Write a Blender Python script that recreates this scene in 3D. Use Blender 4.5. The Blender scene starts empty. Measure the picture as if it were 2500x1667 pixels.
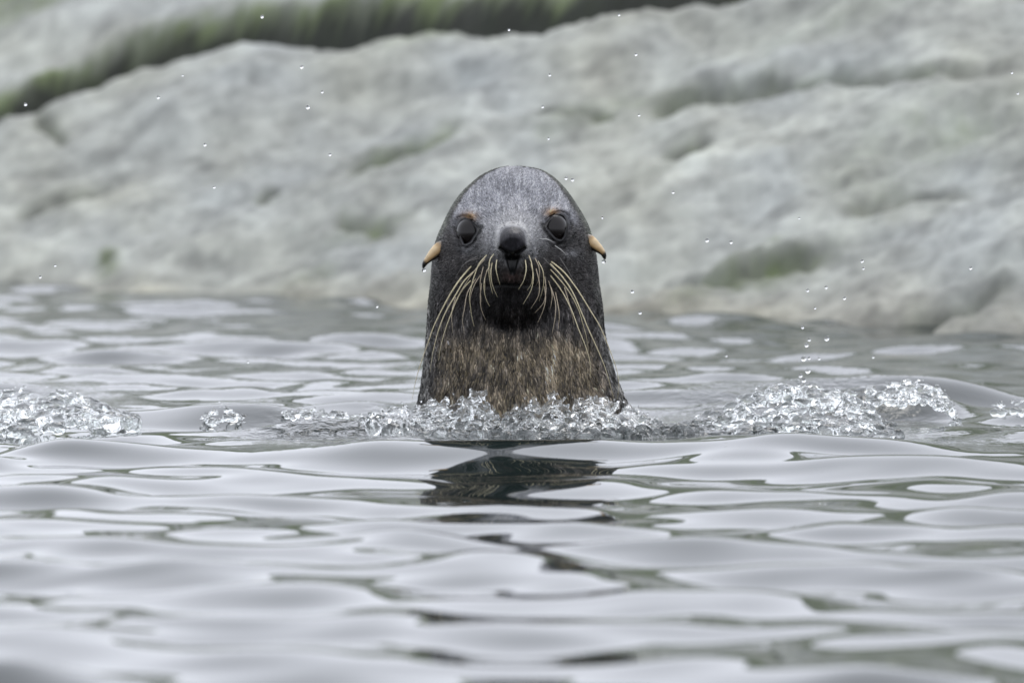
import bpy, math, random
import numpy as np

# ------------------------------------------------------------------ camera
SC = bpy.context.scene
COL = SC.collection
DIST, PXM = 8.0, 0.000476            # metres to the seal, metres per photo pixel there
FPX = DIST / PXM                     # focal length in photo pixels
HORIZON, WATERY = 150.0, 1040.0      # photo rows of the horizon and of the seal's waterline
CAMH = (WATERY - HORIZON) * PXM

cam = bpy.data.cameras.new('camera')
cam.sensor_width = 36.0
cam.lens = FPX / 2500.0 * 36.0
cam.clip_start, cam.clip_end = 0.1, 3000
cam.dof.use_dof = True
cam.dof.focus_distance = 7.72
cam.dof.aperture_fstop = 9.5
camo = bpy.data.objects.new('camera', cam)
COL.objects.link(camo)
camo.location = (0, -DIST, CAMH)
camo.rotation_euler = (math.radians(90) - math.atan((833.5 - HORIZON) / FPX), 0, 0)
SC.camera = camo

# ------------------------------------------------------------------ sky, sun, exposure
SUN_EL, SUN_AZ = math.radians(62), math.radians(20)
world = bpy.data.worlds.new('World'); SC.world = world; world.use_nodes = True
nt = world.node_tree; nt.nodes.clear()
out = nt.nodes.new('ShaderNodeOutputWorld'); bg = nt.nodes.new('ShaderNodeBackground')
sky = nt.nodes.new('ShaderNodeTexSky'); sky.sky_type = 'NISHITA'; sky.sun_disc = False
sky.sun_elevation = SUN_EL; sky.sun_rotation = SUN_AZ
sky.air_density = 1.0; sky.dust_density = 6.0; sky.ozone_density = 1.0
hs = nt.nodes.new('ShaderNodeHueSaturation'); hs.inputs['Saturation'].default_value = 0.22
nt.links.new(sky.outputs[0], hs.inputs['Color'])
cloud = nt.nodes.new('ShaderNodeMix'); cloud.data_type = 'RGBA'      # even cloud deck over the clear sky
cloud.inputs['Factor'].default_value = 0.85; cloud.inputs['B'].default_value = (10.1, 10.5, 11.6, 1)
nt.links.new(hs.outputs[0], cloud.inputs['A']); nt.links.new(cloud.outputs['Result'], bg.inputs['Color'])
bg.inputs['Strength'].default_value = 0.11
nt.links.new(bg.outputs[0], out.inputs[0])
sl = bpy.data.lights.new('sun', 'SUN'); sl.energy = 0.7; sl.angle = math.radians(30); sl.color = (1.0, 0.97, 0.93)
slo = bpy.data.objects.new('sun', sl); COL.objects.link(slo)
slo.rotation_euler = (math.radians(90) - SUN_EL, 0, math.pi - SUN_AZ)
SC.view_settings.view_transform = 'Standard'; SC.view_settings.look = 'None'
SC.view_settings.gamma = 1.0; SC.view_settings.use_curve_mapping = False
SC.view_settings.exposure = 0.45
SC.render.engine = 'CYCLES'
SC.cycles.max_bounces = 14; SC.cycles.transmission_bounces = 10; SC.cycles.glossy_bounces = 6

random.seed(4); rng = np.random.default_rng(11)

# ------------------------------------------------------------------ helpers
def sstep(a, b, x):
    t = np.clip((x - a) / (b - a), 0, 1); return t * t * (3 - 2 * t)
def gauss(x): return np.exp(-x * x)
def _hash(i, j, seed):
    n = (i.astype(np.int64) * 374761393 + j.astype(np.int64) * 668265263 + seed * 1274126177) & 0x7fffffff
    n = ((n ^ (n >> 13)) * 1274126177) & 0x7fffffff
    return ((n ^ (n >> 16)) & 0xffff) / 65535.0
def vnoise(x, y, seed=0):
    i = np.floor(x); j = np.floor(y); fx = x - i; fy = y - j
    fx = fx * fx * fx * (fx * (fx * 6 - 15) + 10); fy = fy * fy * fy * (fy * (fy * 6 - 15) + 10)
    a = _hash(i, j, seed); b = _hash(i + 1, j, seed); c = _hash(i, j + 1, seed); d = _hash(i + 1, j + 1, seed)
    return (a + (b - a) * fx) * (1 - fy) + (c + (d - c) * fx) * fy
def fbm(x, y, seed=0, octs=4, gain=0.5):
    s = 0; a = 1; t = 0
    for o in range(octs):
        s = s + a * (vnoise(x * 2 ** o + 17.3 * o, y * 2 ** o - 9.1 * o, seed + o) - 0.5); t += a; a *= gain
    return s / t * 2
def hermite(xk, yk):
    xk = np.asarray(xk, float); yk = np.asarray(yk, float); m = np.gradient(yk, xk)
    def f(x):
        x = np.clip(x, xk[0], xk[-1]); k = np.clip(np.searchsorted(xk, x) - 1, 0, len(xk) - 2)
        h = xk[k + 1] - xk[k]; t = (x - xk[k]) / h
        return ((2*t**3 - 3*t**2 + 1) * yk[k] + (t**3 - 2*t**2 + t) * h * m[k]
                + (-2*t**3 + 3*t**2) * yk[k + 1] + (t**3 - t**2) * h * m[k + 1])
    return f
def poly_sdf(X, Y, P):
    P = np.asarray(P, float); d = np.full(X.shape, 1e9); ins = np.zeros(X.shape, bool); n = len(P)
    for i in range(n):
        a = P[i]; b = P[(i + 1) % n]; e = b - a
        wx = X - a[0]; wy = Y - a[1]
        t = np.clip((wx * e[0] + wy * e[1]) / (e @ e), 0, 1)
        d = np.minimum(d, (wx - e[0] * t) ** 2 + (wy - e[1] * t) ** 2)
        c = ((a[1] > Y) != (b[1] > Y)) & (X < (b[0] - a[0]) * (Y - a[1]) / (b[1] - a[1] + 1e-12) + a[0])
        ins ^= c
    d = np.sqrt(d); return np.where(ins, -d, d)
def line_dist(X, Y, P):
    d = np.full(X.shape, 1e9); tt = np.zeros(X.shape); n = len(P) - 1
    for i in range(n):
        a = np.array(P[i], float); b = np.array(P[i + 1], float); e = b - a
        t = np.clip(((X - a[0]) * e[0] + (Y - a[1]) * e[1]) / (e @ e), 0, 1)
        q = np.hypot(X - a[0] - e[0] * t, Y - a[1] - e[1] * t)
        tt = np.where(q < d, (i + t) / n, tt); d = np.minimum(d, q)
    return d, tt
def mesh_np(name, V, F, col=None, attrs=None, smooth=True):
    me = bpy.data.meshes.new(name)
    V = np.ascontiguousarray(V, np.float32); F = np.ascontiguousarray(F, np.int32); k = F.shape[1]
    me.vertices.add(len(V)); me.vertices.foreach_set('co', V.ravel())
    me.loops.add(F.size); me.loops.foreach_set('vertex_index', F.ravel())
    me.polygons.add(len(F)); me.polygons.foreach_set('loop_start', np.arange(0, F.size, k, dtype=np.int32))
    me.polygons.foreach_set('use_smooth', np.full(len(F), smooth, bool))
    if col is not None:
        a = me.color_attributes.new('tint', 'FLOAT_COLOR', 'POINT')
        c = np.ones((len(V), 4), np.float32); c[:, :3] = col; a.data.foreach_set('color', c.ravel())
    for k2, v in (attrs or {}).items():
        a = me.attributes.new(k2, 'FLOAT', 'POINT'); a.data.foreach_set('value', np.ascontiguousarray(v, np.float32).ravel())
    me.update(); me.validate(); return me
def link(name, me, mat=None, parent=None, **props):
    o = bpy.data.objects.new(name, me); COL.objects.link(o)
    if mat is not None and me is not None:
        if len(me.materials) == 0: me.materials.append(mat)
    if parent is not None: o.parent = parent
    for k, v in props.items(): o[k] = v
    return o
def grid_faces(nr, nc, wrap=False):
    r = np.arange(nr - 1)[:, None]; c = np.arange(nc if wrap else nc - 1)[None, :]; c2 = (c + 1) % nc
    return np.stack(np.broadcast_arrays(r * nc + c, r * nc + c2, (r + 1) * nc + c2, (r + 1) * nc + c), -1).reshape(-1, 4)
def newmat(name):
    m = bpy.data.materials.new(name); m.use_nodes = True
    n = m.node_tree.nodes; return m, m.node_tree, n['Principled BSDF']
def ground_pt(px, py, z=0.0):
    """world point of a photo pixel on the level z"""
    d = (CAMH - z) * FPX / (py - HORIZON)
    return (px - 1250) / FPX * d, d - DIST
def to_px(x, y, z):
    d = y + DIST; return 1250 + x / d * FPX, HORIZON + (CAMH - z) / d * FPX

# ------------------------------------------------------------------ materials
def tint_mat(name, rough, spec=0.5, bump=None, noise=None):
    m, t, b = newmat(name)
    a = t.nodes.new('ShaderNodeVertexColor'); a.layer_name = 'tint'
    src = a.outputs[0]
    if noise:
        sc, lo, hi = noise
        tc = t.nodes.new('ShaderNodeTexCoord'); nz = t.nodes.new('ShaderNodeTexNoise')
        nz.inputs['Scale'].default_value = sc; nz.inputs['Detail'].default_value = 6; nz.inputs['Roughness'].default_value = 0.65
        t.links.new(tc.outputs['Object'], nz.inputs['Vector'])
        mr = t.nodes.new('ShaderNodeMapRange'); mr.inputs[1].default_value = 0.3; mr.inputs[2].default_value = 0.7
        mr.inputs[3].default_value = lo; mr.inputs[4].default_value = hi
        t.links.new(nz.outputs[0], mr.inputs[0])
        mx = t.nodes.new('ShaderNodeVectorMath'); mx.operation = 'SCALE'
        t.links.new(src, mx.inputs[0]); t.links.new(mr.outputs[0], mx.inputs['Scale']); src = mx.outputs[0]
    t.links.new(src, b.inputs['Base Color'])
    b.inputs['Roughness'].default_value = rough
    b.inputs['Specular IOR Level'].default_value = spec
    if bump:
        sc, st, dist = bump
        tc = t.nodes.new('ShaderNodeTexCoord'); nz = t.nodes.new('ShaderNodeTexNoise'); mp = t.nodes.new('ShaderNodeMapping')
        mp.inputs['Scale'].default_value = st
        nz.inputs['Scale'].default_value = sc; nz.inputs['Detail'].default_value = 5
        bp = t.nodes.new('ShaderNodeBump'); bp.inputs['Strength'].default_value = 0.6; bp.inputs['Distance'].default_value = dist
        t.links.new(tc.outputs['Object'], mp.inputs[0]); t.links.new(mp.outputs[0], nz.inputs['Vector'])
        t.links.new(nz.outputs[0], bp.inputs['Height']); t.links.new(bp.outputs[0], b.inputs['Normal'])
    return m
M_ROCK = tint_mat('pale_rock', 0.75, 0.35, bump=(9, (1, 1, 1), 0.02), noise=(7, 0.75, 1.25))
M_SKIN = tint_mat('wet_fur_skin', 0.36, 0.25, bump=(420, (1, 1, 0.25), 0.0012), noise=(160, 0.8, 1.2))
M_FUR = tint_mat('wet_fur', 0.42, 0.22)
M_EAR = tint_mat('ear_skin', 0.4, 0.5, noise=(150, 0.85, 1.15))
M_WHISK = tint_mat('whisker_bristle', 0.35, 0.5)

def water_mat():
    m, t, b = newmat('sea_water')
    b.inputs['Base Color'].default_value = (0.012, 0.018, 0.017, 1)
    b.inputs['Roughness'].default_value = 0.015
    b.inputs['IOR'].default_value = 1.333
    at = t.nodes.new('ShaderNodeAttribute'); at.attribute_name = 'ripple'
    tc = t.nodes.new('ShaderNodeTexCoord'); nz = t.nodes.new('ShaderNodeTexNoise')
    nz.inputs['Scale'].default_value = 60; nz.inputs['Detail'].default_value = 3; nz.inputs['Distortion'].default_value = 0.4
    mp = t.nodes.new('ShaderNodeMapping'); mp.inputs['Scale'].default_value = (1, 0.8, 1)
    bp = t.nodes.new('ShaderNodeBump'); bp.inputs['Distance'].default_value = 0.016
    t.links.new(tc.outputs['Object'], mp.inputs[0]); t.links.new(mp.outputs[0], nz.inputs['Vector'])
    t.links.new(nz.outputs[0], bp.inputs['Height']); t.links.new(at.outputs['Fac'], bp.inputs['Strength'])
    t.links.new(bp.outputs[0], b.inputs['Normal'])
    return m
def glass_mat(name, col=(0.97, 0.985, 0.98), air=0.0):
    m, t, b = newmat(name)
    if air:                                  # fine trapped air: white veils inside the water
        tr = t.nodes.new('ShaderNodeBsdfTranslucent'); df = t.nodes.new('ShaderNodeBsdfDiffuse'); ad = t.nodes.new('ShaderNodeMixShader'); mx = t.nodes.new('ShaderNodeMixShader')
        for q in (tr, df): q.inputs['Color'].default_value = (0.85, 0.88, 0.88, 1)
        tc = t.nodes.new('ShaderNodeTexCoord'); nz = t.nodes.new('ShaderNodeTexNoise'); nz.inputs['Scale'].default_value = 95; nz.inputs['Detail'].default_value = 4
        mr = t.nodes.new('ShaderNodeMapRange'); mr.inputs[1].default_value = 0.42; mr.inputs[2].default_value = 0.68; mr.inputs[4].default_value = air
        t.links.new(tc.outputs['Object'], nz.inputs['Vector']); t.links.new(nz.outputs[0], mr.inputs[0])
        t.links.new(df.outputs[0], ad.inputs[1]); t.links.new(tr.outputs[0], ad.inputs[2])
        t.links.new(mr.outputs[0], mx.inputs[0]); t.links.new(b.outputs[0], mx.inputs[1]); t.links.new(ad.outputs[0], mx.inputs[2])
        t.links.new(mx.outputs[0], t.nodes['Material Output'].inputs['Surface'])
    b.inputs['Base Color'].default_value = (*col, 1); b.inputs['Roughness'].default_value = 0.0
    b.inputs['IOR'].default_value = 1.333; b.inputs['Transmission Weight'].default_value = 1.0
    return m
M_WATER = water_mat(); M_SPLASH = glass_mat('clear_splash_water', air=0.22); M_DROP = glass_mat('clear_drop_water', (1, 1, 1))
m, t, b = newmat('wet_eye'); M_EYE = m
b.inputs['Roughness'].default_value = 0.03; b.inputs['IOR'].default_value = 1.36
tc = t.nodes.new('ShaderNodeTexCoord'); nz = t.nodes.new('ShaderNodeTexNoise'); nz.inputs['Scale'].default_value = 90
rp = t.nodes.new('ShaderNodeValToRGB'); rp.color_ramp.elements[0].color = (0.003, 0.003, 0.004, 1); rp.color_ramp.elements[1].color = (0.012, 0.008, 0.006, 1)
t.links.new(tc.outputs['Object'], nz.inputs['Vector']); t.links.new(nz.outputs[0], rp.inputs[0]); t.links.new(rp.outputs[0], b.inputs['Base Color'])

# ------------------------------------------------------------------ water
def stretch(core_lo, core_hi, n, far, grow=1.25, neg_far=None):
    c = np.linspace(core_lo, core_hi, n); st = c[1] - c[0]
    up = []; s = st; x = core_hi
    while x < far: s *= grow; x += s; up.append(x)
    dn = []; s = st; x = core_lo; nf = -far if neg_far is None else neg_far
    while x > nf: s *= grow; x -= s; dn.append(x)
    return np.concatenate([dn[::-1], c, up])
wx = stretch(-0.98, 0.98, 760, 900, 1.22)
inv = np.linspace(1 / 4.25, 1 / 13.4, 640); wyd = 1 / inv - DIST
s0 = wyd[1] - wyd[0]; dn = []; s = s0; x = wyd[0]
while x > -900: s *= 1.25; x -= s; dn.append(x)
s1 = wyd[-1] - wyd[-2]; up = []; s = s1; x = wyd[-1]
while x < 900: s *= 1.22; x += s; up.append(x)
wyy = np.concatenate([dn[::-1], wyd, up])
WX, WY = np.meshgrid(wx, wyy)
def waves(X, Y):
    r = np.random.default_rng(5)
    Z = np.zeros_like(X); DX = np.zeros_like(X); DY = np.zeros_like(X)
    cellx = np.gradient(X, axis=1); celly = np.gradient(Y, axis=0); cell = np.maximum(np.abs(cellx), np.abs(celly))
    far = sstep(-0.3, 1.2, Y)
    for lam_lo, lam_hi, n, slope, nearw, farw, spread in ((0.7, 1.6, 6, 0.020, 1, 1, 1.2), (0.17, 0.36, 18, 0.092, 1.0, 0.95, 1.25), (0.08, 0.16, 18, 0.034, 0.9, 1.4, 1.4), (0.035, 0.09, 18, 0.012, 0.0, 2.0, 1.5)):
        w = nearw + (farw - nearw) * far
        for k in range(n):
            lam = lam_lo * (lam_hi / lam_lo) ** r.random(); ang = math.pi / 2 + r.uniform(-spread, spread); kk = 2 * math.pi / lam
            a = slope / kk * math.sqrt(2.0 / n); ph = r.uniform(0, 6.283)
            arg = kk * (math.cos(ang) * X + math.sin(ang) * Y) + ph + 0.6 * np.sin(1.7 * X + 2.3 * Y + k)
            ok = sstep(0.45, 0.2, cell / lam)
            Z += w * ok * a * np.cos(arg); q = 0.9
            DX -= w * ok * q * a * math.cos(ang) * np.sin(arg); DY -= w * ok * q * a * math.sin(ang) * np.sin(arg)
    return Z, DX, DY
WZ, DX, DY = waves(WX, WY)
calm = 1 - np.clip(0.85 * gauss((WX - 0.01) / 0.30) * gauss((WY + 0.12) / 0.22) + 0.8 * gauss((WX - 0.34) / 0.16) * gauss((WY - 0.05) / 0.25) + 0.8 * gauss((WX + 0.55) / 0.12) * gauss((WY - 0.05) / 0.22), 0, 0.9)     # flat water under the splash
calm *= 1 - 0.5 * gauss(WX / 0.24) * sstep(-1.7, -1.1, WY) * sstep(0.2, -0.2, WY)
WZ *= calm; DX *= calm; DY *= calm
# swells the photograph shows: (pixel x, pixel y, height m, half width m, half depth m, tilt)
SWELL = [(430, 1012, 0.017, 0.16, 0.10, 0.10), (120, 1100, 0.010, 0.16, 0.10, 0.0), (900, 1110, 0.012, 0.22, 0.10, 0.0),
         (1350, 1105, 0.006, 0.30, 0.07, 0.0), (1900, 1105, 0.014, 0.20, 0.10, 0.0), (2250, 1130, 0.012, 0.25, 0.12, 0.0),
         (1930, 985, 0.020, 0.13, 0.07, 0.0), (2190, 985, 0.036, 0.075, 0.08, 0.0), (90, 985, 0.018, 0.09, 0.06, 0.0),
         (2060, 955, 0.030, 0.22, 0.10, 0.0), (800, 1036, 0.016, 0.10, 0.05, 0.0)]
for px, py, hh, sx, sy, tl in SWELL:
    cx, cy = ground_pt(px, py + 15)
    dx = WX - cx; dy = WY - cy - tl * dx
    WZ += hh * gauss(dx / sx) * gauss(dy / sy) - 0.25 * hh * gauss(dx / (1.6 * sx)) * gauss((dy + 1.6 * sy) / (1.1 * sy))
def px_mask(px, py, rx, ry):
    cx, cy = ground_pt(px, py); c2, cy2 = ground_pt(px, py - ry)
    return gauss((WX - cx) / (rx * PXM)) * gauss((WY - cy) / max(cy2 - cy, 0.02))
RIP = np.clip(2.0 * px_mask(800, 1062, 130, 26) + 1.3 * px_mask(790, 1085, 95, 16) + 0.5 * px_mask(2270, 1085, 130, 15) + 0.7 * px_mask(1950, 1010, 240, 40) + 0.6 * px_mask(100, 990, 140, 30)
              + 0.8 * px_mask(1000, 1010, 70, 22) + 0.7 * px_mask(1600, 1040, 90, 22), 0, 1)
RIP = np.clip(RIP + 0.03 * sstep(0.2, 1.4, WY) * (np.abs(WX) < 6), 0, 1)
V = np.stack([WX + DX, WY + DY, WZ], -1).reshape(-1, 3)
me = mesh_np('sea', V, grid_faces(len(wyy), len(wx)), attrs={'ripple': RIP.ravel()})
link('sea', me, M_WATER, kind='structure', label='smooth silver-grey sea with low glassy swells')

# ------------------------------------------------------------------ rocky shore behind
TS = 0.27
def shore_d(x): return 11.85 - 1.4 * np.clip(x, -2.5, 2.5)
def rock_pt(px, py):
    g = (px - 1250) / FPX
    d = (CAMH + TS * 11.85) / (TS * (1 + 1.4 * g) + (py - HORIZON) / FPX)
    return g * d, d - DIST
def rock_grid(nx, ny, x_core, y_lo, y_hi, xfar):
    xs = stretch(-x_core, x_core, nx, xfar, 1.15); ys = np.linspace(y_lo, y_hi, ny)
    return xs, ys, *np.meshgrid(xs, ys)
EDGE = [(-900, 560), (-300, 395), (0, 300), (150, 228), (380, 145), (560, 100), (760, 78), (950, 58), (1250, 26), (1500, 2), (2000, -70), (2600, -150), (3600, -300)]
ew = np.array([rock_pt(*p) for p in EDGE]); edge_y = lambda x: np.interp(x, ew[:, 0], ew[:, 1])
CRACKS = [([(842, 418), (900, 392), (980, 362), (1060, 332), (1165, 285)], 13, 0.035, 0.9),
          ([(1540, 262), (1700, 222), (1900, 196), (2200, 190), (2520, 178)], 15, 0.030, 0.55),
          ([(1640, 682), (1760, 676), (1850, 645), (1950, 622), (2060, 604)], 16, 0.024, 0.9),
          ([(1600, 375), (1690, 352), (1750, 330)], 16, 0.018, 0.5),
          ([(80, 280), (130, 310), (170, 345)], 12, 0.02, 0.5),
          ([(2180, 800), (2330, 745), (2520, 660)], 22, 0.02, 0.25),
          ([(810, 548), (900, 552), (985, 545)], 14, 0.02, 0.6),
          ([(630, 500), (650, 470), (690, 448)], 11, 0.018, 0.45),
          ([(1280, 262), (1420, 250), (1520, 262)], 14, 0.015, 0.35),
          ([(2030, 520), (2200, 470), (2420, 440)], 18, 0.014, 0.3),
          ([(20, 520), (180, 480), (330, 430)], 18, 0.012, 0.25)]
MOSS = [(1900, 640, 120, 28, 0.9), (1760, 690, 90, 20, 0.8), (1700, 730, 60, 22, 0.5), (268, 655, 26, 32, 1.0), (900, 550, 90, 16, 0.5),
        (1010, 350, 70, 22, 0.6), (760, 680, 60, 30, 0.35), (1480, 245, 160, 40, 0.35), (2300, 330, 200, 70, 0.35), (1100, 60, 170, 30, 0.55),
        (2150, 400, 120, 120, 0.25), (1900, 590, 40, 12, 0.5), (480, 830, 50, 20, 0.5), (1690, 352, 50, 18, 0.6), (1250, 700, 90, 40, 0.3), (2000, 60, 300, 40, 0.2)]
PALE = [(300, 640, 20, 20, 0.5), (1700, 400, 130, 30, 0.25), (90, 370, 60, 30, 0.2), (1960, 340, 120, 40, 0.2), (700, 560, 130, 40, 0.15)]
def rock_surface(which):
    if which == 'front': xs, ys, X, Y = rock_grid(420, 420, 1.35, 2.0, 6.6, 14)
    else: xs, ys, X, Y = rock_grid(320, 260, 1.35, 3.2, 11.0, 14)
    base = TS * (Y + DIST - shore_d(X))
    PX, PY = to_px(X, Y, base)
    a = math.radians(-17); A = PX * math.cos(a) + PY * math.sin(a); B = -PX * math.sin(a) + PY * math.cos(a)
    und = 0.044 * fbm(A / 420, B / 100, 3, 4) + 0.016 * fbm(A / 100, B / 30, 9, 4) + 0.004 * fbm(A / 25, B / 12, 21, 3)
    und = und + 0.10 * fbm(X / 2.2, Y / 2.2, 40, 2)* sstep(1.2, 4, np.abs(X))
    n1 = fbm(A / 260, B / 70, 31, 5, 0.6); n2 = fbm(A / 60, B / 26, 37, 4, 0.6); n3 = fbm(PX / 300, PY / 160, 51, 3)
    n4 = fbm(PX / 22, PY / 13, 57, 3, 0.7)
    lum = 0.26 + 0.085 * n1 + 0.11 * n2 + 0.05 * n4
    c = np.stack([lum * (0.98 + 0.06 * n3), lum * 1.0, lum * (0.915 - 0.06 * n3)], -1)
    moss = np.zeros_like(X)
    if which == 'front':
        Z = base + und
        for path, wd, dep, gr in CRACKS:
            wob = 14 * fbm(PX / 70, PY / 70, 61, 3)
            q, tt = line_dist(PX, PY + wob, path); fade = sstep(0, 0.18, tt) * sstep(1, 0.75, tt)
            Z = Z - dep * fade * gauss(q / wd)
            c = c * (1 - (0.55 * fade * gauss(q / (wd * 1.15)))[..., None]); moss = np.maximum(moss, gr * 0.7 * fade * gauss(q / (wd * 1.8)))
        for px, py, rx, ry, g in MOSS:
            wob = 1 + 0.8 * fbm(PX / 40, PY / 25, 71, 3)
            moss = np.maximum(moss, g * wob * gauss((PX - px) / rx) * gauss((PY - py + 0.28 * (PX - px)) / ry))
        for px, py, rx, ry, g in PALE:
            c = c * (1 + (g * gauss((PX - px) / rx) * gauss((PY - py) / ry))[..., None])
        e = edge_y(X) + 0.05 * fbm(X * 4, X * 0, 5, 4, 0.6)
        over = np.maximum(Y - (e - 0.10), 0)
        Z = Z - 1.6 * over ** 1.5 * (over < 0.35) - np.where(over >= 0.35, 1.6 * 0.35 ** 1.5 + 1.5 * (over - 0.35), 0)
        Z = np.maximum(Z, -1.2)
        low = sstep(640, 800, PY)      # tidal band: browner, a little darker
        c = c * (1 + low[..., None] * (np.array([0.98, 0.92, 0.84]) - 1))
    else:
        e = edge_y(X)
        rise = Y - (e + 0.10 + 0.05 * fbm(X * 3, X * 0 + 2, 15, 3))
        zb = TS * (e + DIST - shore_d(X))
        foot = zb - 0.22
        lip = 0.262 + 0.03 * np.clip(X + 0.4, -1, 1) - 0.07 * sstep(-0.22, 0.1, X) + 0.05 * fbm(X * 6, Y * 4, 18, 4, 0.6)
        Z = foot + lip * sstep(-0.02, 0.22, rise) + 0.278 * np.maximum(rise - 0.1, 0) + und * 0.8
        Z = np.where(rise < -0.3, foot - 1.2, Z); Z = np.where(rise < -0.02, foot - 2.0 * np.maximum(-0.02 - rise, 0), Z)
        top = np.maximum(Y - 8.6, 0); Z = Z - 0.30 * top ** 1.5
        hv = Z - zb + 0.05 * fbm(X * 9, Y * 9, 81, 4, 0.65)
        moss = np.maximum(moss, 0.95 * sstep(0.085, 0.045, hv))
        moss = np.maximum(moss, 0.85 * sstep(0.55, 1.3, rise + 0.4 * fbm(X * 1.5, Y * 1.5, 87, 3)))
    moss = np.clip(moss * (1 + 0.5 * n2), 0, 1)[..., None]
    mc = np.array([0.10, 0.125, 0.055]) * (0.8 + 0.5 * np.clip(n2, -1, 1)[..., None])
    c = c * (1 - moss) + mc * moss
    if which == 'back': c = c * (1 - 0.85 * sstep(0.042, 0.005, hv)[..., None])     # shade deep in the crevice, painted into the rock colour
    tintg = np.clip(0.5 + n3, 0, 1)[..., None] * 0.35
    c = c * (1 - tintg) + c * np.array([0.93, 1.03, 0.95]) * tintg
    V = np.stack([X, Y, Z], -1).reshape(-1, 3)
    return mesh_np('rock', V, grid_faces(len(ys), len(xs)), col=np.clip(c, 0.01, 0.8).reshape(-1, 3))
link('rock_shore', rock_surface('front'), M_ROCK, kind='structure', label='pale grey sloping rock slab rising from the water')
link('rock_shore_beyond', rock_surface('back'), M_ROCK, kind='structure', label='mossy footed rock slab beyond the dark crevice')

# ------------------------------------------------------------------ seal
SIL = [(407.5, 1254, 1256), (409, 1236, 1276), (416, 1207, 1316), (430, 1177, 1344), (453, 1147, 1371), (476, 1124, 1390), (501, 1106, 1407),
       (550, 1081, 1435), (598, 1062, 1450), (646, 1055, 1458), (695, 1051, 1463), (743, 1048, 1468), (814, 1044, 1474), (867, 1039, 1485),
       (921, 1034, 1501), (961, 1027, 1518), (1000, 1019, 1536), (1060, 1005, 1562), (1130, 985, 1590), (1200, 960, 1620)]
SIL = np.array(SIL, float); qk = np.sqrt(SIL[:, 0] - 407.5)
fL = hermite(qk, SIL[:, 1]); fR = hermite(qk, SIL[:, 2])
PROF = np.array([(407.5, -70, -70, -70), (412, -30, -70, -112), (425, 8, -68, -165), (450, 50, -65, -205), (500, 100, -62, -245), (550, 132, -60, -265),
                 (600, 146, -60, -275), (650, 146, -62, -280), (700, 136, -68, -285), (760, 120, -75, -290), (810, 122, -78, -300), (870, 140, -75, -310),
                 (930, 165, -70, -325), (1000, 190, -65, -345), (1100, 225, -60, -380), (1200, 260, -60, -420)], float)
pq = np.sqrt(PROF[:, 0] - 407.5)
fF, fC, fB = (hermite(pq, PROF[:, k]) for k in (1, 2, 3))
Z1 = 14.2545
EYE_L = [(1090 + a / Z1, 500 + c / Z1) for a, c in ((480,620),(560,530),(650,505),(760,545),(880,635),(1000,760),(1045,850),(1030,930),(940,1070),(840,1230),(700,1315),(635,1300),(590,1200),(540,1060),(500,940),(460,800),(455,710))]
EYE_R = [(1300 + a / Z1, 490 + c / Z1) for a, c in ((505,860),(600,700),(720,605),(850,520),(950,495),(1045,535),(1115,640),(1142,760),(1115,920),(1092,1080),(1060,1200),(980,1295),(900,1295),(800,1240),(700,1130),(600,1000),(530,930))]
def bumps(X, Y):
    """forward relief of the face in photo pixels"""
    dX = X - 1251; ax = np.abs(dX)
    ay = np.where(Y < 592, 84.0, 126.0)
    r = np.hypot(dX / 112, (Y - 592) / ay); H = 122 * (1 - sstep(0.22, 1.0, r))
    H = H + 40 * gauss(dX / 50) * gauss((Y - 530) / 38)
    rn = (np.abs(dX / 43) ** 2.6 + np.abs((Y - 578) / 45) ** 2.6) ** (1 / 2.6); H = H + 36 * (1 - sstep(0.70, 1.10, rn)) - 9 * sstep(578, 612, Y) * gauss(dX / 40) * sstep(660, 610, Y)
    H = H + 26 * gauss((ax - 46) / 34) * gauss((Y - 648) / 34)
    rc = np.hypot(dX / 112, (Y - 716) / 90); H = H + 72 * (1 - sstep(0.10, 1.0, rc))
    ym = 687 + 0.0011 * dX * dX
    H = H - 11 * gauss((Y - ym) / 4.0) * sstep(105, 60, ax)
    H = H + 6 * sstep(ym + 4, ym - 12, Y) * sstep(620, 660, Y) * gauss(dX / 70)
    # nostrils and philtrum
    d1, t1 = line_dist(ax, Y, [(29, 597), (20, 605), (8, 610)]); H = H - 15 * gauss(d1 / 4.5)
    hw = np.interp(Y, [600, 612, 640, 664], [14, 17, 10, 3]); H = H - 7 * sstep(4, -3, ax - hw) * sstep(604, 614, Y) * sstep(668, 655, Y)
    # brows, cheeks
    H = H + 12 * gauss((X - 1135) / 40) * gauss((Y - 521) / 13) + 12 * gauss((X - 1372) / 40) * gauss((Y - 511) / 13)
    H = H - 7 * gauss(dX / 60) * gauss((Y - 478) / 26)
    H = H + 10 * gauss((ax - 110) / 30) * gauss((Y - 632) / 26)
    for P in (EYE_L, EYE_R):
        near = (np.abs(X - P[0][0] - (12 if P is EYE_L else -0)) < 75) & (np.abs(Y - 556) < 75)
        d = np.full(X.shape, 99.0)
        if near.any(): d[near] = poly_sdf(X[near], Y[near], P)
        H = H - 64 * sstep(0.5, -4.0, d) + 7 * gauss((d - 3.5) / 3.2) - 5.5 * gauss((d - 10.5) / 3.0) + 4 * gauss((d - 17) / 5)
    # loose folds of the neck
    H = H + 3.0 * fbm(X / 60, Y / 90, 7, 3) * sstep(600, 760, Y)
    return H
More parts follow.
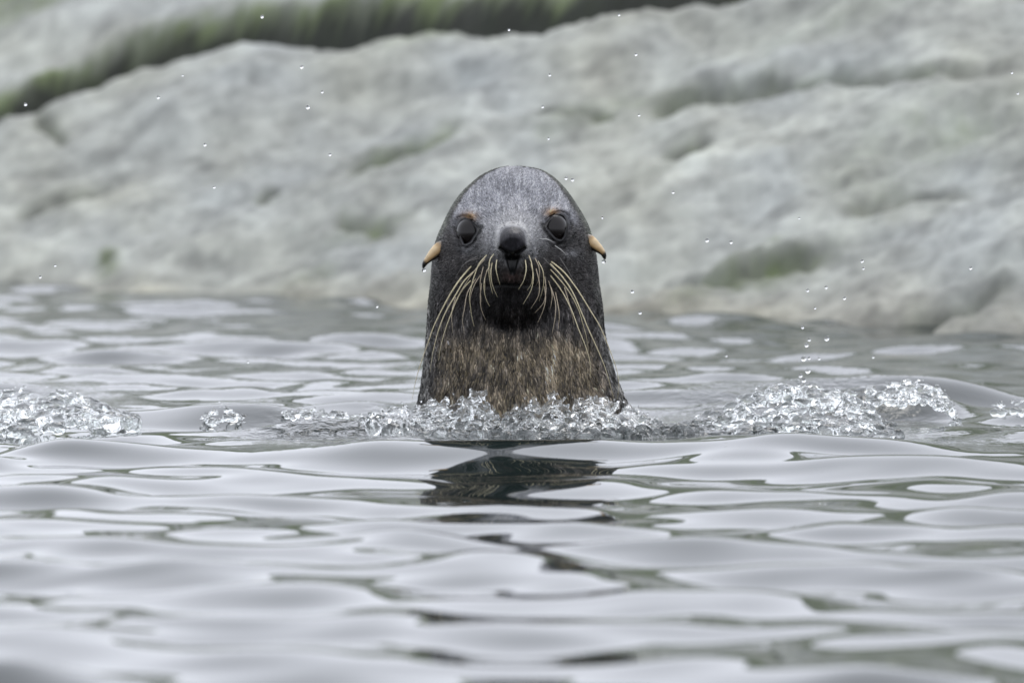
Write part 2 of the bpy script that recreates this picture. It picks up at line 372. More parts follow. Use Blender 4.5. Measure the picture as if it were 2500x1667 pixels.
def S(th, Y):
    """body surface: th = angle round the body (0 = front), Y = photo row -> world"""
    q = np.sqrt(np.maximum(Y - 407.5, 0)); L, R = fL(q), fR(q)
    uc = (L + R) / 2; hw = (R - L) / 2; F, C, B = fF(q), fC(q), fB(q)
    cs, sn = np.cos(th), np.sin(th)
    X = uc + hw * sn
    w = C + np.where(cs > 0, (F - C) * np.abs(cs) ** 0.95, -(C - B) * np.abs(cs))
    w = w + np.where(cs > 0, bumps(X, Y) * sstep(0.0, 0.35, cs), 0)
    return X, Y, w
def W3(X, Y, w): return np.stack([(X - 1250) * PXM, -w * PXM, (WATERY - Y) * PXM], -1)
def front_w(X, Y):
    X = np.atleast_1d(np.asarray(X, float)); Y = np.atleast_1d(np.asarray(Y, float)); Yc = np.clip(Y, 408, 1199)
    q = np.sqrt(Yc - 407.5); L, R = fL(q), fR(q); sn = np.clip((X - (L + R) / 2) / ((R - L) / 2), -0.999, 0.999)
    return S(np.arcsin(sn), Yc)[2]
def coat(X, Y, cs):
    """natural coat colour"""
    dX = X - 1251; ax = np.abs(dX); n = fbm(X / 9, Y / 14, 91, 3); n2 = fbm(X / 45, Y / 60, 95, 3)
    base = np.array([0.034, 0.031, 0.030]); crown = np.array([0.27, 0.272, 0.292]); muz = np.array([0.20, 0.20, 0.205])
    throat = np.array([0.135, 0.108, 0.072]); side = np.array([0.072, 0.070, 0.064])
    c = np.broadcast_to(base, X.shape + (3,)).copy()
    def mix(c, col, wgt): wgt = np.clip(wgt, 0, 1)[..., None]; return c * (1 - wgt) + np.asarray(col) * wgt
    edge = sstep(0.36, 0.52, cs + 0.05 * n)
    c = mix(c, crown, sstep(575, 500, Y - 25 * gauss(dX / 60) + 14 * n) * edge)  # grey crown, paled to carry the sky's silver sheen in its colour
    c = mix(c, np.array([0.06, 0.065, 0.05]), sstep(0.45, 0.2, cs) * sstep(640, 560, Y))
    c = mix(c, muz, (1 - sstep(0.35, 1.05, np.hypot(dX / 112, (Y - 572) / np.where(Y < 572, 84, 76)) + 0.14 * n)))  # grey muzzle; the light on its sides is painted in
    c = mix(c, throat, 0.9 * sstep(760, 850, Y + 20 * n2) * sstep(0.35, 0.75, cs) * (0.65 + 0.5 * n2))
    c = mix(c, side, sstep(0.5, 0.25, cs) * sstep(640, 700, Y))
    c = mix(c, [0.010, 0.009, 0.009], 0.97 * (1 - sstep(0.6, 1.08, np.hypot(dX / 104, (Y - 732) / 76))))
    c = mix(c, [0.012, 0.010, 0.010], 0.92 * gauss((ax - 44) / 24) * gauss((Y - 655) / 26))
    c = mix(c, [0.070, 0.046, 0.042], 0.9 * gauss(dX / 22) * gauss((Y - 666) / 11))
    c = mix(c, [0.006, 0.006, 0.006], gauss((Y - 689) / 6) * sstep(100, 70, ax))
    # nose leather, its pale furred rim, nostrils
    rn = (np.abs(dX / 35) ** 2.5 + np.abs((Y - 580) / 37) ** 2.5) ** 0.4
    c = mix(c, [0.33, 0.325, 0.32], 0.95 * gauss((rn - 1.10) / 0.10) * sstep(622, 590, Y))
    c = mix(c, [0.020, 0.019, 0.022], 1 - sstep(0.82, 1.02, rn))
    d1, _ = line_dist(ax, Y, [(29, 597), (20, 605), (8, 610)]); c = mix(c, [0.003, 0.003, 0.003], sstep(7, 3, d1))
    hw = np.interp(Y, [600, 612, 640, 664], [16, 20, 13, 6]); c = mix(c, [0.004, 0.004, 0.004], sstep(3, -2, ax - hw) * sstep(598, 608, Y) * sstep(670, 660, Y))
    # eyes: black lids, pale lower rims, tan brow spots
    for P, bx, by in ((EYE_L, 1148, 527), (EYE_R, 1347, 518)):
        d = poly_sdf(X, Y, P)
        c = mix(c, [0.10, 0.098, 0.10], 0.8 * gauss((d - 12) / 3.5) * sstep(555, 575, Y))
        c = mix(c, [0.30, 0.17, 0.07], 0.9 * gauss((X - bx) / 18) * gauss((Y - by) / 10) * sstep(4, 8, d))
        c = mix(c, [0.016, 0.015, 0.016], 0.8 * gauss((d - 18) / 7) * sstep(560, 600, Y))
        c = mix(c, [0.005, 0.005, 0.006], sstep(9.0, 6.0, d)); c = mix(c, [0.06, 0.058, 0.06], 0.6 * gauss((d - 4.5) / 1.6) * sstep(570, 590, Y))
    for P in ([(1168, 552), (1181, 549), (1172, 563), (1160, 584)], [(1334, 548), (1321, 543), (1330, 562), (1350, 584)], [(1392, 545), (1398, 562), (1404, 572)], [(1343, 592), (1362, 594), (1388, 586), (1402, 572)], [(1143, 603), (1150, 606)]):
        dl, _ = line_dist(X, Y, P); c = mix(c, [0.006, 0.006, 0.006], 0.9 * sstep(5.5, 2.0, dl + 2 * n))
    for cx, cy in ((1145, 607), (1395, 615)):
        c = mix(c, [0.14, 0.14, 0.145], 0.7 * gauss((X - cx) / 18) * gauss((Y - cy) / 10))
    mott = fbm(X / 5, Y / 8, 99, 3, 0.7) * sstep(0.16, 0.06, c[..., 1])       # grizzled dark coat
    return c * np.exp(0.25 * n + 0.9 * mott)[..., None]
rowq = np.concatenate([np.linspace(0.25, math.sqrt(40), 34)[:-1], np.sqrt(np.arange(40, 792, 1.9))]); rows = 407.5 + rowq ** 2
thf = np.linspace(-math.pi / 2, math.pi / 2, 360); thb = np.linspace(math.pi / 2, 1.5 * math.pi, 90)[1:-1]; ths = np.concatenate([thf, thb])
TH, RY = np.meshgrid(ths, rows); SX, SY, SW = S(TH, RY)
V = W3(SX, SY, SW).reshape(-1, 3); nc = len(ths); F = grid_faces(len(rows), nc, True)[:, ::-1]
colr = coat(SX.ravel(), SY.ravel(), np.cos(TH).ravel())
# close the crown with a small fan (degenerate quads avoided: tiny first ring collapsed to a point)
V[:nc] = V[:nc].mean(0) + (V[:nc] - V[:nc].mean(0)) * 0.02
seal = bpy.data.objects.new('fur_seal', None); COL.objects.link(seal)
seal['label'] = 'dark wet fur seal raising its whiskered head out of the water'; seal['category'] = 'seal'
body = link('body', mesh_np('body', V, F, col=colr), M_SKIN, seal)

# short wet coat: flat tapered hairs lying along the body
def fur_strands(n, ylo, yhi, seed, lo_len, hi_len, half, thlim=None):
    r = np.random.default_rng(seed); Y = r.uniform(ylo, yhi, n); th = r.uniform(-1.75, 1.75, n) if thlim is None else r.uniform(-thlim, thlim, n)
    X, _, _ = S(th, Y)
    dX = X - 1251; dY = Y - 575; rr = np.hypot(dX, dY) + 1e-3
    fl = sstep(690, 760, Y)
    gx = dX / rr * (1 - fl) + 0.10 * r.normal(size=n) * (1 + fl) + 0.18 * fl * fbm(X / 50, Y / 70, 33, 2); gy = dY / rr * (1 - fl) + fl
    # clumps: neighbours lean together
    cl = fbm(X / 7, Y / 34, 44, 2) * 1.6; gx = gx + 0.16 * cl * fl
    L = lo_len + (hi_len - lo_len) * sstep(640, 820, Y); L = L * r.uniform(0.6, 1.3, n)
    q = np.sqrt(Y - 407.5); hw = (fR(q) - fL(q)) / 2
    def at(f):
        Yn = np.clip(Y + gy * L * f, 408.2, 1198); tn = th + gx * L * f / np.maximum(hw, 15) / np.maximum(np.abs(np.cos(th)), 0.35)
        return W3(*S(tn, Yn)), tn
    p0, _ = at(0.0); p2, _ = at(1.0)
    L0 = L; L = L * np.minimum(1, L * PXM / (np.linalg.norm(p2 - p0, axis=1) + 1e-9))
    p1, _ = at(0.5); p2, _ = at(1.0)
    e = 1.2
    a = W3(*S(th + e / np.maximum(hw, 15), Y)) - p0; bb = W3(*S(th, np.clip(Y + e, 408, 1199))) - p0
    nrm = np.cross(bb, a); nrm /= np.linalg.norm(nrm, axis=1, keepdims=True) + 1e-12
    out = np.stack([np.sin(th), -np.cos(th), np.zeros(n)], -1); sg = np.sign((nrm * out).sum(1, keepdims=True)); nrm = nrm * np.where(sg == 0, 1, sg)
    dr = p2 - p0; ln = np.linalg.norm(dr, axis=1); ok = (ln < L0 * PXM * 2.2) & (Y < 1085)
    dr /= ln[:, None] + 1e-12
    sd = np.cross(dr, nrm); sd /= np.linalg.norm(sd, axis=1, keepdims=True) + 1e-12
    sd = sd + nrm * r.normal(size=(n, 1)) * 0.45
    hwid = (half * PXM * r.uniform(0.6, 1.3, n))[:, None]
    lift = (PXM * r.uniform(0.6, 2.2, n) * (1 + 1.2 * fl))[:, None]
    p0 = p0 + nrm * 0.2 * PXM; p1 = p1 + nrm * lift * 1.1; p2 = p2 + nrm * lift
    V = np.stack([p0 - sd * hwid * .8, p0 + sd * hwid * .8, p1 + sd * hwid, p1 - sd * hwid, p2 + sd * hwid * .15, p2 - sd * hwid * .15], 1)
    c = coat(X, Y, np.cos(th))
    br = np.exp(r.normal(size=n) * (0.42 + 0.16 * fl) + 1.0 * cl * fl + 0.35 * cl * (1 - fl))
    tan = (r.random(n) < 0.30 * fl)[:, None] * np.array([0.10, 0.080, 0.045]) * sstep(0.35, 0.75, np.cos(th))[:, None]
    c = np.clip(c * br[:, None] + tan * sstep(800, 860, Y)[:, None], 0, 0.5)
    # keep eyes, nostrils and nose leather bare
    bare = (poly_sdf(X, Y, EYE_L) < 8) | (poly_sdf(X, Y, EYE_R) < 8) | (np.hypot(dX / 33, (Y - 577) / 36) < 1.0) | ((np.abs(dX) < 20) & (Y > 600) & (Y < 670))
    ok &= ~bare; V = V[ok]; c = c[ok]; k = len(V)
    i = np.arange(k)[:, None] * 6
    F = np.concatenate([i + np.array([[0, 1, 2, 3]]), i + np.array([[3, 2, 4, 5]])])
    return V.reshape(-1, 3), F, np.repeat(c, 6, 0)
v1, f1, c1 = fur_strands(46000, 412, 760, 1, 7, 10, 0.75)
v0, f0, c0 = fur_strands(12000, 409.6, 440, 3, 7, 7, 0.75)
f1 = np.concatenate([f1, f0 + len(v1)]); v1 = np.concatenate([v1, v0]); c1 = np.concatenate([c1, c0])
v2, f2, c2 = fur_strands(52000, 700, 1080, 2, 12, 26, 1.15)
link('fur', mesh_np('fur', np.concatenate([v1, v2]), np.concatenate([f1, f2 + len(v1)]), col=np.concatenate([c1, c2])), M_FUR, seal, kind='stuff')

# eyes
def uv_sphere(name, nu=40, nv=24):
    u = np.linspace(0, 2 * math.pi, nu, endpoint=False); v = np.linspace(0.02, math.pi - 0.02, nv)
    U, Vv = np.meshgrid(u, v); P = np.stack([np.sin(Vv) * np.cos(U), np.sin(Vv) * np.sin(U), np.cos(Vv)], -1).reshape(-1, 3)
    return mesh_np(name, P, grid_faces(nv, nu, True)[:, ::-1])
eye_me = uv_sphere('eye')
for P, sg in ((EYE_L, -1), (EYE_R, 1)):
    c = np.mean(P, 0); w0 = 0.0
    q = math.sqrt(c[1] - 407.5); L, R = fL(np.array([q]))[0], fR(np.array([q]))[0]; sn = (c[0] - (L + R) / 2) / ((R - L) / 2)
    Fq, Cq = fF(np.array([q]))[0], fC(np.array([q]))[0]
    w0 = Cq + (Fq - Cq) * math.sqrt(1 - sn * sn)
    # relief just outside the lids, without the socket itself
    ring = np.array([front_w(c[0] + 44 * math.cos(a), c[1] + 48 * math.sin(a))[0] for a in np.linspace(0, 6.28, 12, endpoint=False)])
    w0 = ring.mean() + 4
    n = np.array([sg * 0.40, 0.10, 0.90]); n /= np.linalg.norm(n); rad = 41.0
    o = link('eye', eye_me, M_EYE, seal)
    o.location = ((c[0] - 1250 - n[0] * (rad - 3)) * PXM, -(w0 - n[2] * (rad - 3)) * PXM, (WATERY - c[1] - n[1] * (rad - 3)) * PXM)
    o.scale = (rad * PXM,) * 3

def tube(path, rad, nseg=7, flat=None):
    path = np.asarray(path, float); n = len(path); tg = np.gradient(path, axis=0); tg /= np.linalg.norm(tg, axis=1, keepdims=True) + 1e-12
    ref = np.array([0, -1.0, 0]); a = np.cross(tg, ref); a /= np.linalg.norm(a, axis=1, keepdims=True) + 1e-9; b = np.cross(tg, a)
    an = np.linspace(0, 2 * math.pi, nseg, endpoint=False)
    r1 = np.asarray(rad)[:, None, None]; r2 = r1 if flat is None else np.asarray(flat)[:, None, None]
    V = path[:, None, :] + r1 * np.cos(an)[None, :, None] * a[:, None, :] + r2 * np.sin(an)[None, :, None] * b[:, None, :]
    F = grid_faces(n, nseg, True); V = V.reshape(-1, 3)
    caps0 = [[(k + 1) % nseg, k, (nseg - k - 2) % nseg, 0] for k in range(0)]
    return V, F
def resample(P, n):
    P = np.asarray(P, float); s = np.concatenate([[0], np.cumsum(np.linalg.norm(np.diff(P, axis=0), axis=1))]); t = np.linspace(0, s[-1], n)
    if len(P) < 3: return np.stack([np.interp(t, s, P[:, k]) for k in range(P.shape[1])], -1)
    return np.stack([hermite(s, P[:, k])(t) for k in range(P.shape[1])], -1)

# ears: small rolled pinnae, tan with black tips
EARS = [([(1084, 594), (1072, 607), (1058, 620), (1046, 632), (1037, 643), (1033, 654)], -1), ([(1430, 578), (1441, 590), (1453, 600), (1465, 610), (1474, 621), (1477, 633)], 1)]
ear_tips = []
for path, sg in EARS:
    n = 22; P = resample(path, n); t = np.linspace(0, 1, n)
    w0 = front_w(*path[1])[0] + 2; w = w0 + 8 * np.sin(t * 2.6) - 6 * t
    C = W3(P[:, 0], P[:, 1], w)
    hw = np.interp(t, [0, .12, .3, .55, .75, .9, 1], [10, 15, 15.5, 11.5, 7.5, 5.5, 2]) * PXM
    fl = np.interp(t, [0, .2, .6, .9, 1], [9, 9, 7, 5, 1.2]) * PXM
    V, F = tube(C, hw, 14, fl)
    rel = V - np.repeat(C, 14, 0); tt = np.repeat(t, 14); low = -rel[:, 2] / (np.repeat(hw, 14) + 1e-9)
    tanc = np.array([0.42, 0.27, 0.12]); c = np.tile(tanc, (len(V), 1))
    c = c * (1 - sstep(0.22, 0.0, tt)[:, None]) + np.array([0.13, 0.12, 0.11]) * sstep(0.22, 0.0, tt)[:, None]
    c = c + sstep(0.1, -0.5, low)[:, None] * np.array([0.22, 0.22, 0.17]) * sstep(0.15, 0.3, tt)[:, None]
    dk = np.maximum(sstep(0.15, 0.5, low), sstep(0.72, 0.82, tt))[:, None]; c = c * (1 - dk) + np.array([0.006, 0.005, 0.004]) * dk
    link('ear', mesh_np('ear', V, F, col=c), M_EAR, seal); ear_tips.append((P[-1], w[-1]))

# whiskers, traced one by one
def z1(p): return [(980 + a / 4.127, 380 + c / 4.127) for a, c in p]
def z2(p): return [(980 + a / 3.733, 680 + c / 3.733) for a, c in p]
WH = [(z1([(720,1085),(600,1220),(500,1370),(400,1560)]) + z2([(300,420),(240,590),(190,730),(130,930),(95,1110)]), 2.3, 0),
      (z1([(745,1140),(640,1240),(560,1370),(450,1560)]) + z2([(320,530),(285,690),(262,845)]), 2.4, 0),
      (z1([(715,1230),(620,1330),(560,1440),(510,1560)]) + z2([(410,430),(365,590),(340,740)]), 2.0, 0),
      (z1([(870,970),(790,1060),(745,1170),(710,1290),(690,1400),(700,1500)]) + z2([(645,330),(665,415)]), 1.9, 0),
      (z1([(935,960),(900,1010),(885,1110),(895,1230),(920,1360)]), 1.8, 0), (z1([(920,1040),(905,1130),(915,1250),(970,1395)]), 1.7, 0),
      (z1([(965,1015),(955,1090),(970,1180),(995,1270)]), 1.8, 0), (z1([(870,1120),(840,1230),(840,1340),(870,1450),(893,1490)]), 1.6, 0),
      (z1([(830,1090),(800,1230),(800,1340),(812,1450)]), 1.5, 1), (z1([(800,1180),(740,1280),(700,1400),(695,1510)]), 1.5, 1),
      (z1([(850,1010),(730,1150),(650,1270),(560,1420)]), 1.5, 1), (z1([(760,1210),(670,1360),(635,1540)]) + z2([(562,330),(575,480)]), 1.5, 1),
      (z2([(735,20),(722,150),(730,250),(770,360)]), 1.4, 1), (z1([(780,990),(650,1060),(560,1190)]), 1.1, 2), (z1([(800,1010),(690,1040),(600,1100)]), 1.0, 2),
      (z2([(500,150),(465,280),(470,480)]), 1.3, 1), (z1([(700,1110),(590,1240),(480,1420),(410,1550)]), 1.7, 0), (z1([(900,1060),(850,1180),(850,1330)]), 1.3, 1),
      (z1([(1500,1045),(1620,1140),(1740,1290),(1910,1560)]) + z2([(1800,410),(1850,520),(1900,650),(1950,790),(1980,950),(1965,1090)]), 2.3, 0),
      (z1([(1485,1060),(1600,1180),(1700,1320),(1810,1560)]) + z2([(1690,420),(1780,620),(1850,790),(1900,960),(1935,1090)]), 2.4, 0),
      (z1([(1490,1120),(1600,1240),(1690,1360),(1790,1560)]) + z2([(1650,400),(1685,530),(1692,650)]), 2.1, 0),
      (z1([(1490,1180),(1590,1310),(1660,1430),(1720,1560)]) + z2([(1610,440),(1660,560),(1700,680),(1720,800),(1720,880)]), 2.0, 0),
      (z1([(1280,970),(1310,1060),(1320,1150),(1300,1270),(1265,1325)]), 1.8, 0), (z1([(1245,1015),(1255,1100),(1230,1220),(1178,1315)]), 1.8, 0),
      (z1([(1300,1050),(1325,1170),(1310,1300),(1225,1465)]), 1.8, 0), (z1([(1340,1000),(1380,1090),(1385,1200),(1350,1290)]), 1.5, 1),
      (z1([(1350,1100),(1385,1250),(1380,1370),(1300,1515)]), 1.6, 1), (z1([(1370,1030),(1420,1130),(1430,1250),(1385,1440)]), 1.6, 0),
      (z1([(1440,1190),(1452,1330),(1435,1440),(1340,1560)]), 1.4, 1), (z1([(1480,1240),(1515,1380),(1495,1530)]), 1.5, 1),
      (z2([(1300,50),(1310,180),(1280,290),(1240,380)]), 1.4, 1), (z2([(1360,60),(1400,200),(1395,350),(1370,480)]), 1.5, 1),
      (z2([(1400,100),(1435,330),(1425,440)]), 1.4, 1), (z2([(1480,60),(1545,280),(1570,410)]), 1.4, 1), (z1([(1590,1010),(1680,1150),(1780,1350)]), 1.0, 2),
      (z1([(1390,818),(1460,820),(1530,850)]), 1.2, 3), (z1([(1540,890),(1620,945),(1660,990)]), 1.2, 3), (z1([(1420,1000),(1530,1120),(1650,1290)]), 1.2, 2)]
WCOL = [np.array([0.76, 0.67, 0.43]), np.array([0.60, 0.50, 0.36]), np.array([0.15, 0.14, 0.13]), np.array([0.6, 0.6, 0.58])]
for path, r0, kc in WH:
    n = 26; P = resample(path, n); t = np.linspace(0, 1, n)
    sw = front_w(P[:, 0], P[:, 1]); we = front_w(P[-1, 0], P[-1, 1])[0]
    w = sw[0] + (np.maximum(we + 35, sw[0] - 210 * min(1, np.linalg.norm(P[-1] - P[0]) / 300)) - sw[0]) * t + 18 * np.sin(math.pi * t)
    w = np.maximum(w, sw + 5); w[0] = sw[0] - 3
    for _ in range(3): w[1:-1] = np.maximum((w[:-2] + w[1:-1] * 2 + w[2:]) / 4, sw[1:-1] + 4)
    rad = r0 * PXM * (1 - t) ** 0.6 * 0.56 + 0.30 * PXM
    V, F = tube(W3(P[:, 0], P[:, 1], w), rad, 6)
    c = np.repeat(WCOL[kc][None] * (1 - 0.35 * t[:, None] * rng.random()), 6, 0)
    link('whisker', mesh_np('whisker', V, F, col=c), M_WHISK, seal)

# ------------------------------------------------------------------ splashes
ico_v = None
def ico(sub=2):
    import bmesh
    bm = bmesh.new(); bmesh.ops.create_icosphere(bm, subdivisions=sub, radius=1.0)
    v = np.array([x.co[:] for x in bm.verts]); f = np.array([[q.index for q in p.verts] for p in bm.faces]); bm.free(); return v, f
IV, IF = ico(2)
def blob_mesh(name, blobs, voxel, rough, seed, soft=9):
    """union of many stretched drops: one continuous lumpy water surface"""
    r = np.random.default_rng(seed); Vs = []; Fs = []; k = 0
    for (x, y, z, rx, ry, rz) in blobs:
        a = r.uniform(-0.5, 0.5, 2); v = IV * np.array([rx, ry, rz])
        ca, sa = math.cos(a[0]), math.sin(a[0]); v = v @ np.array([[ca, 0, sa], [0, 1, 0], [-sa, 0, ca]]).T
        Vs.append(v + np.array([x, y, z])); Fs.append(IF + k); k += len(IV)
    me = mesh_np(name + '_raw', np.concatenate(Vs), np.concatenate(Fs))
    o = bpy.data.objects.new(name + '_raw', me); COL.objects.link(o)
    md = o.modifiers.new('remesh', 'REMESH'); md.mode = 'VOXEL'; md.voxel_size = voxel; md.use_smooth_shade = True
    sm = o.modifiers.new('smooth', 'SMOOTH'); sm.factor = 0.5; sm.iterations = soft
    tx = bpy.data.textures.new(name, 'CLOUDS'); tx.noise_scale = 0.014; tx.noise_depth = 3
    dp = o.modifiers.new('displace', 'DISPLACE'); dp.texture = tx; dp.strength = rough; dp.texture_coords = 'GLOBAL'
    dg = bpy.context.evaluated_depsgraph_get(); dg.update()
    res = bpy.data.meshes.new_from_object(o.evaluated_get(dg), depsgraph=dg); res.name = name
    bpy.data.objects.remove(o); res.polygons.foreach_set('use_smooth', np.ones(len(res.polygons), bool)); return res
def neck_front(px): return float(front_w(np.clip(px, 1040, 1500), 1010)[0])
def collar_blobs():
    r = np.random.default_rng(21); B = []
    top = [(905, 1012), (925, 1000), (1000, 988), (1045, 976), (1100, 968), (1150, 952), (1180, 955), (1200, 985), (1225, 1014), (1255, 992), (1295, 968), (1320, 985), (1350, 962), (1400, 972), (1450, 966), (1500, 974), (1550, 992), (1600, 1016), (1660, 1050), (1710, 1080)]
    bot = [(905, 1030), (1000, 1050), (1150, 1072), (1250, 1082), (1400, 1085), (1710, 1095)]
    top = [(a, c - 4) for a, c in top]; tx, ty = zip(*top); bx, by = zip(*bot)
    def place(px, py, f, rad, ell, out=0):
        sn = (px - 1270) / 430.0; w = (208 + 330 * f - 190 * max(0, abs(sn) - 0.3) * 1.5 + r.uniform(-12, 10) * (out == 0 and rad > 9) + out) * PXM
        d = DIST - w; z = max(CAMH - (py - HORIZON) / FPX * d, -0.003)
        B.append(((px - 1250) / FPX * d, -w, z, rad * PXM * ell[0], rad * PXM * ell[1], rad * PXM * ell[2]))
    def strand(px, f0, f1, lean, r0, r1):
        m = 16
        for k in range(m):
            u = k / (m - 1); f = f0 + (f1 - f0) * u; x = px + lean * u + 6 * math.sin(px + 5 * u)
            t = np.interp(x, tx, ty); bt = np.interp(x, bx, by); place(x, t + 6 + (bt - t) * f, f, r0 + (r1 - r0) * u, (1, 1, 1), 0)
    for i in range(330):                                     # heavy lumps that make up the body of the splash
        px = r.uniform(908, 1705); t = np.interp(px, tx, ty); bt = np.interp(px, bx, by)
        f = 0.12 + 0.88 * r.random(); rad = r.choice([8, 12, 17, 22]) * (0.55 + 0.5 * f)
        place(px, t + rad * 0.9 + (bt - t) * f, f, rad, (r.uniform(.8, 1.4), 0.8, r.uniform(.8, 1.6)))
    for i in range(190):                                     # ropes and folds of water running up and over it
        px = r.uniform(905, 1705); f0 = r.uniform(0.3, 1.0); strand(px, f0, max(0.0, f0 - r.uniform(0.2, 0.8)), r.uniform(-45, 45), r.uniform(4, 9), r.uniform(2.5, 6))
    for i in range(110):                                     # loose beads
        px = r.uniform(905, 1705); t = np.interp(px, tx, ty); bt = np.interp(px, bx, by); f = r.random() ** 1.6
        place(px, t - 4 + (bt - t) * f, f - 0.05, r.uniform(2.6, 5), (1, 1, 1), 26)
    # jets standing up out of the collar
    for px, y0, y1, r0 in ((1150, 1040, 952, 9), (1165, 1030, 968, 12), (1178, 1010, 955, 6), (1185, 975, 950, 5), (1130, 1030, 972, 10), (1260, 1040, 990, 12), (1275, 1030, 985, 10), (1300, 1040, 972, 12), (1345, 1020, 965, 12), (1352, 1000, 962, 9), (1400, 1040, 975, 10), (1480, 1040, 975, 14), (1450, 1030, 968, 10), (1090, 1040, 972, 12), (1060, 1040, 982, 12), (1010, 1040, 992, 10), (1540, 1050, 992, 12)):
        for k in range(9):
            t = k / 8; place(px + 5 * math.sin(3 * t + px), y0 + (y1 - y0) * t, 0.16 - 0.1 * t, r0 * (1 - 0.45 * t), (1, 1, 1))
    return B
def foam_blobs(spec, seed, n, y0, rr, run=0.16):
    r = np.random.default_rng(seed); B = []; xs = [p[0] for p in spec]
    def put(px, f, rad, ell):
        if px < xs[0] or px > xs[-1]: return
        t = np.interp(px, xs, [p[1] for p in spec]); bt = np.interp(px, xs, [p[2] for p in spec]); py = t + rad * 0.8 + (bt - t) * f
        y = y0 - run * f; d = y + DIST; B.append(((px - 1250) / FPX * d, y + r.uniform(-.008, .008), CAMH - (py - HORIZON) / FPX * d, rad * PXM * ell[0], rad * PXM * ell[1], rad * PXM * ell[2]))
    for i in range(n // 3): put(r.uniform(xs[0], xs[-1]), r.random(), r.choice(rr) * r.uniform(1.0, 1.9), (r.uniform(.8, 1.6), 1, r.uniform(.7, 1.2)))
    for i in range(n // 9):
        px = r.uniform(xs[0], xs[-1]); f = r.random(); le = r.uniform(-50, 50); df = r.uniform(-0.4, 0.4); ra = r.uniform(3, 6)
        for k in range(14): u = k / 13; put(px + le * u, min(max(f + df * u + 0.05 * math.sin(7 * u + px), 0), 1), ra * (1 - 0.4 * u), (1, 1, 1))
    for i in range(n // 4): put(r.uniform(xs[0], xs[-1]), r.random() ** 1.5 - 0.06, r.uniform(2.5, 5), (1, 1, 1))
    return B
link('splash', blob_mesh('splash', collar_blobs(), 0.0014, 0.0045, 1), M_SPLASH, kind='stuff', label='clear glassy collar of splashing water around the seal neck', category='splash')
link('splash', blob_mesh('splash', foam_blobs([(1600, 1050, 1085), (1700, 1015, 1092), (1780, 985, 1095), (1850, 945, 1095), (1930, 930, 1090), (2010, 945, 1085), (2080, 950, 1078), (2120, 975, 1072), (2150, 1015, 1066), (2190, 1045, 1062)], 3, 1300, 0.10, [5, 6, 8, 11, 15], 0.44), 0.0018, 0.004, 2, 14), M_SPLASH,
     kind='stuff', label='long churned bank of bubbly water trailing beside the seal', category='splash')
link('splash', blob_mesh('splash', foam_blobs([(2120, 945, 985), (2180, 928, 985), (2240, 925, 975), (2290, 935, 990), (2320, 960, 1020), (2340, 1010, 1050), (2350, 1035, 1056)], 5, 330, 0.16, [4, 5, 7, 9]), 0.0018, 0.003, 3), M_SPLASH,
     kind='stuff', label='curling crest of white droplets on the wave past the churned bank', category='splash')
link('splash', blob_mesh('splash', foam_blobs([(-30, 960, 1050), (40, 945, 1048), (110, 943, 1040), (180, 955, 1030), (230, 975, 1024), (285, 998, 1020), (330, 1010, 1018)], 7, 560, 0.10, [5, 6, 8, 11, 14], 0.24), 0.0018, 0.004, 4, 14), M_SPLASH,
     kind='stuff', label='bubbly hump of water with dark crest behind a smooth swell', category='splash')
link('splash', blob_mesh('splash', foam_blobs([(488, 1008, 1030), (525, 988, 1032), (538, 976, 1032), (552, 992, 1032), (600, 1012, 1030)], 9, 90, 0.10, [3, 4, 5, 6], 0.10), 0.0016, 0.002, 5), M_SPLASH,
     kind='stuff', label='tiny pointed spurt of water between the smooth swells', category='splash')
link('splash', blob_mesh('splash', foam_blobs([(690, 1003, 1014), (740, 992, 1012), (800, 995, 1014), (860, 1006, 1020), (912, 1004, 1030), (960, 1008, 1036)], 10, 150, 0.10, [3, 4, 5, 7]), 0.0016, 0.002, 6), M_SPLASH,
     kind='stuff', label='low bright line of froth behind the rippled swell', category='splash')
link('splash', blob_mesh('splash', foam_blobs([(2420, 985, 1000), (2470, 965, 1003), (2540, 962, 1005)], 12, 50, 0.3, [4, 6, 8]), 0.0018, 0.002, 7), M_SPLASH,
     kind='stuff', label='small bubbly lump of water out past the curling crest', category='splash')

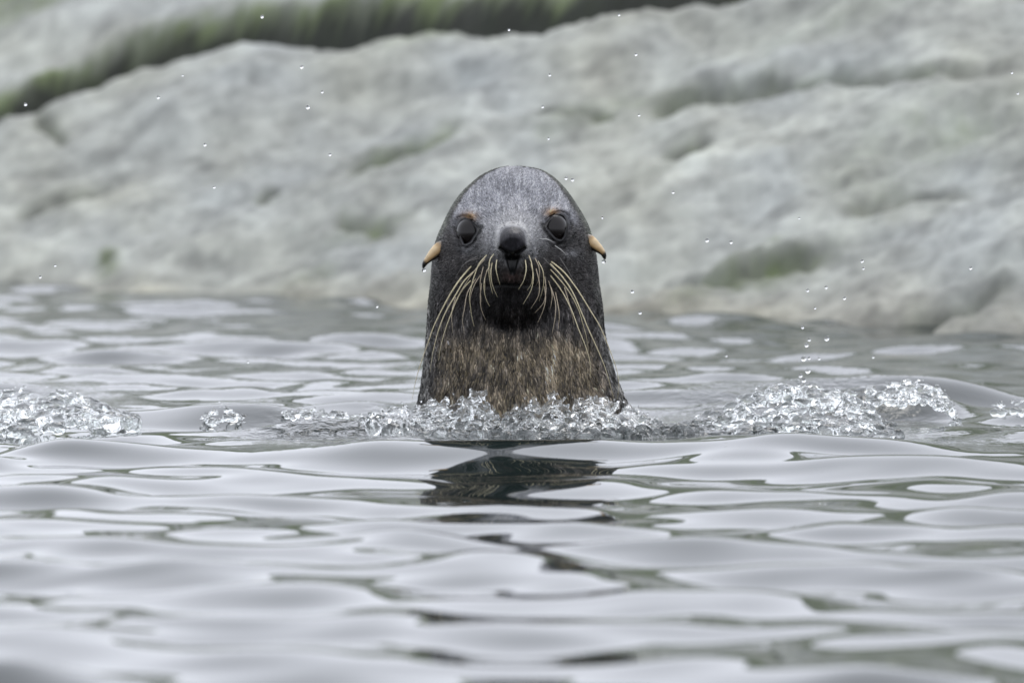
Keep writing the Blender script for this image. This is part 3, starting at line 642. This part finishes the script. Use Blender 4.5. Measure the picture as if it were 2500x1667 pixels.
# ------------------------------------------------------------------ drops
drop_me = uv_sphere('water_drop', 16, 10); drop_me.materials.append(M_DROP)
def drop(px, py, r, w, label, group, st=1.0):
    o = link('water_drop', drop_me, None, label=label, category='drop', group=group)
    d = DIST - w; o.location = ((px - 1250) / FPX * d, -w, CAMH - (py - HORIZON) / FPX * d); o.scale = (r * PXM, r * PXM, r * PXM * st); return o
kR = 900 / 1568
AIR = [(1250 + a * kR, c * kR, r) for a, c, r in ((455,65,3),(527,233,3.5),(160,320,3.5),(130,455,3.5),(155,590,3),(540,490,3),(685,818,3.5),(230,758,4),(257,765,4),(830,1022,5),(932,1030,4),(1222,928,2.5),(1490,1110,4),(1495,1142,3),(1337,1222,4),(1258,1235,4),(1415,1268,4),(1290,1310,3),(545,1330,4),(512,1240,4.5),(1237,1392,4),(1340,1440,6),(1265,1445,4),(1254,1468,5),(1242,1525,7),(1265,1523,4),(1308,1525,3.5),(1538,1518,3.5),(912,1513,3),(1952,1140,4),(2125,310,3),(2150,398,3),(385,925,3))]
AIR += [(a * kR, c * kR, r) for a, c, r in ((1116,73,4),(1284,286,4.5),(674,415,4),(1371,392,3.5),(1310,457,5),(872,616,4),(911,796,3.5),(234,1129,3),(170,1178,3.5),(110,445,4),(1603,1303,3.5),(1054,1540,3),(778,322,2.5),(1404,658,3.5),(2165,128,3))]
AIR += [(1973, 905, 7), (1955, 917, 5), (1963, 928, 6), (1978, 940, 6), (1951, 940, 4)]
for a, c, r in AIR:
    if 1930 < a < 2030 and c > 770: lb, gp = 'clear drop tossed up just above the long churned bank of water', 'drops above the churned bank'
    elif 1375 < a < 1410 and 425 < c < 450: lb, gp = 'tiny drop of spray beside the crown of the seal', 'drops beside the crown'
    else: lb, gp = 'tiny clear drop of spray flying through the air before the rock', 'drops of spray in the air'
    drop(a, c, r, float(rng.uniform(-0.15, 0.12)), lb, gp)
for ((tx, ty), w), side, dx in zip(ear_tips, ('right', 'left'), (2, -3)):
    drop(tx + dx, ty + 5, 5.2, w * PXM + 0.001, "clear drop hanging from the tip of the seal's %s ear" % side, 'drops hanging from the ears', 0.9)
FACE = [(1197, 744, 2.6), (1203, 740, 3.4), (1198, 757, 2.4), (1208, 764, 2.6), (1153, 818, 2.8), (1302, 826, 2.4), (1307, 826, 2.4), (1224, 689, 2.2), (1146, 625, 2.2), (1394, 651, 2), (1403, 661, 2), (1424, 631, 2.6), (1085, 648, 2.4), (1091, 646, 2.4)]
for a, c, r in FACE:
    lb, gp = (('tiny bright bead of water on the black chin', 'beads on the chin') if 1180 < a < 1240 else ('tiny bright bead of water on the brown throat fur', 'beads on the throat') if c > 800 else
              ("tiny bead of water on the seal's left cheek", 'beads on the left cheek') if a > 1300 else ("tiny bead of water on the seal's right cheek", 'beads on the right cheek'))
    drop(a, c, r, (front_w(a, c)[0] + 2 + r * .5) * PXM, lb, gp)
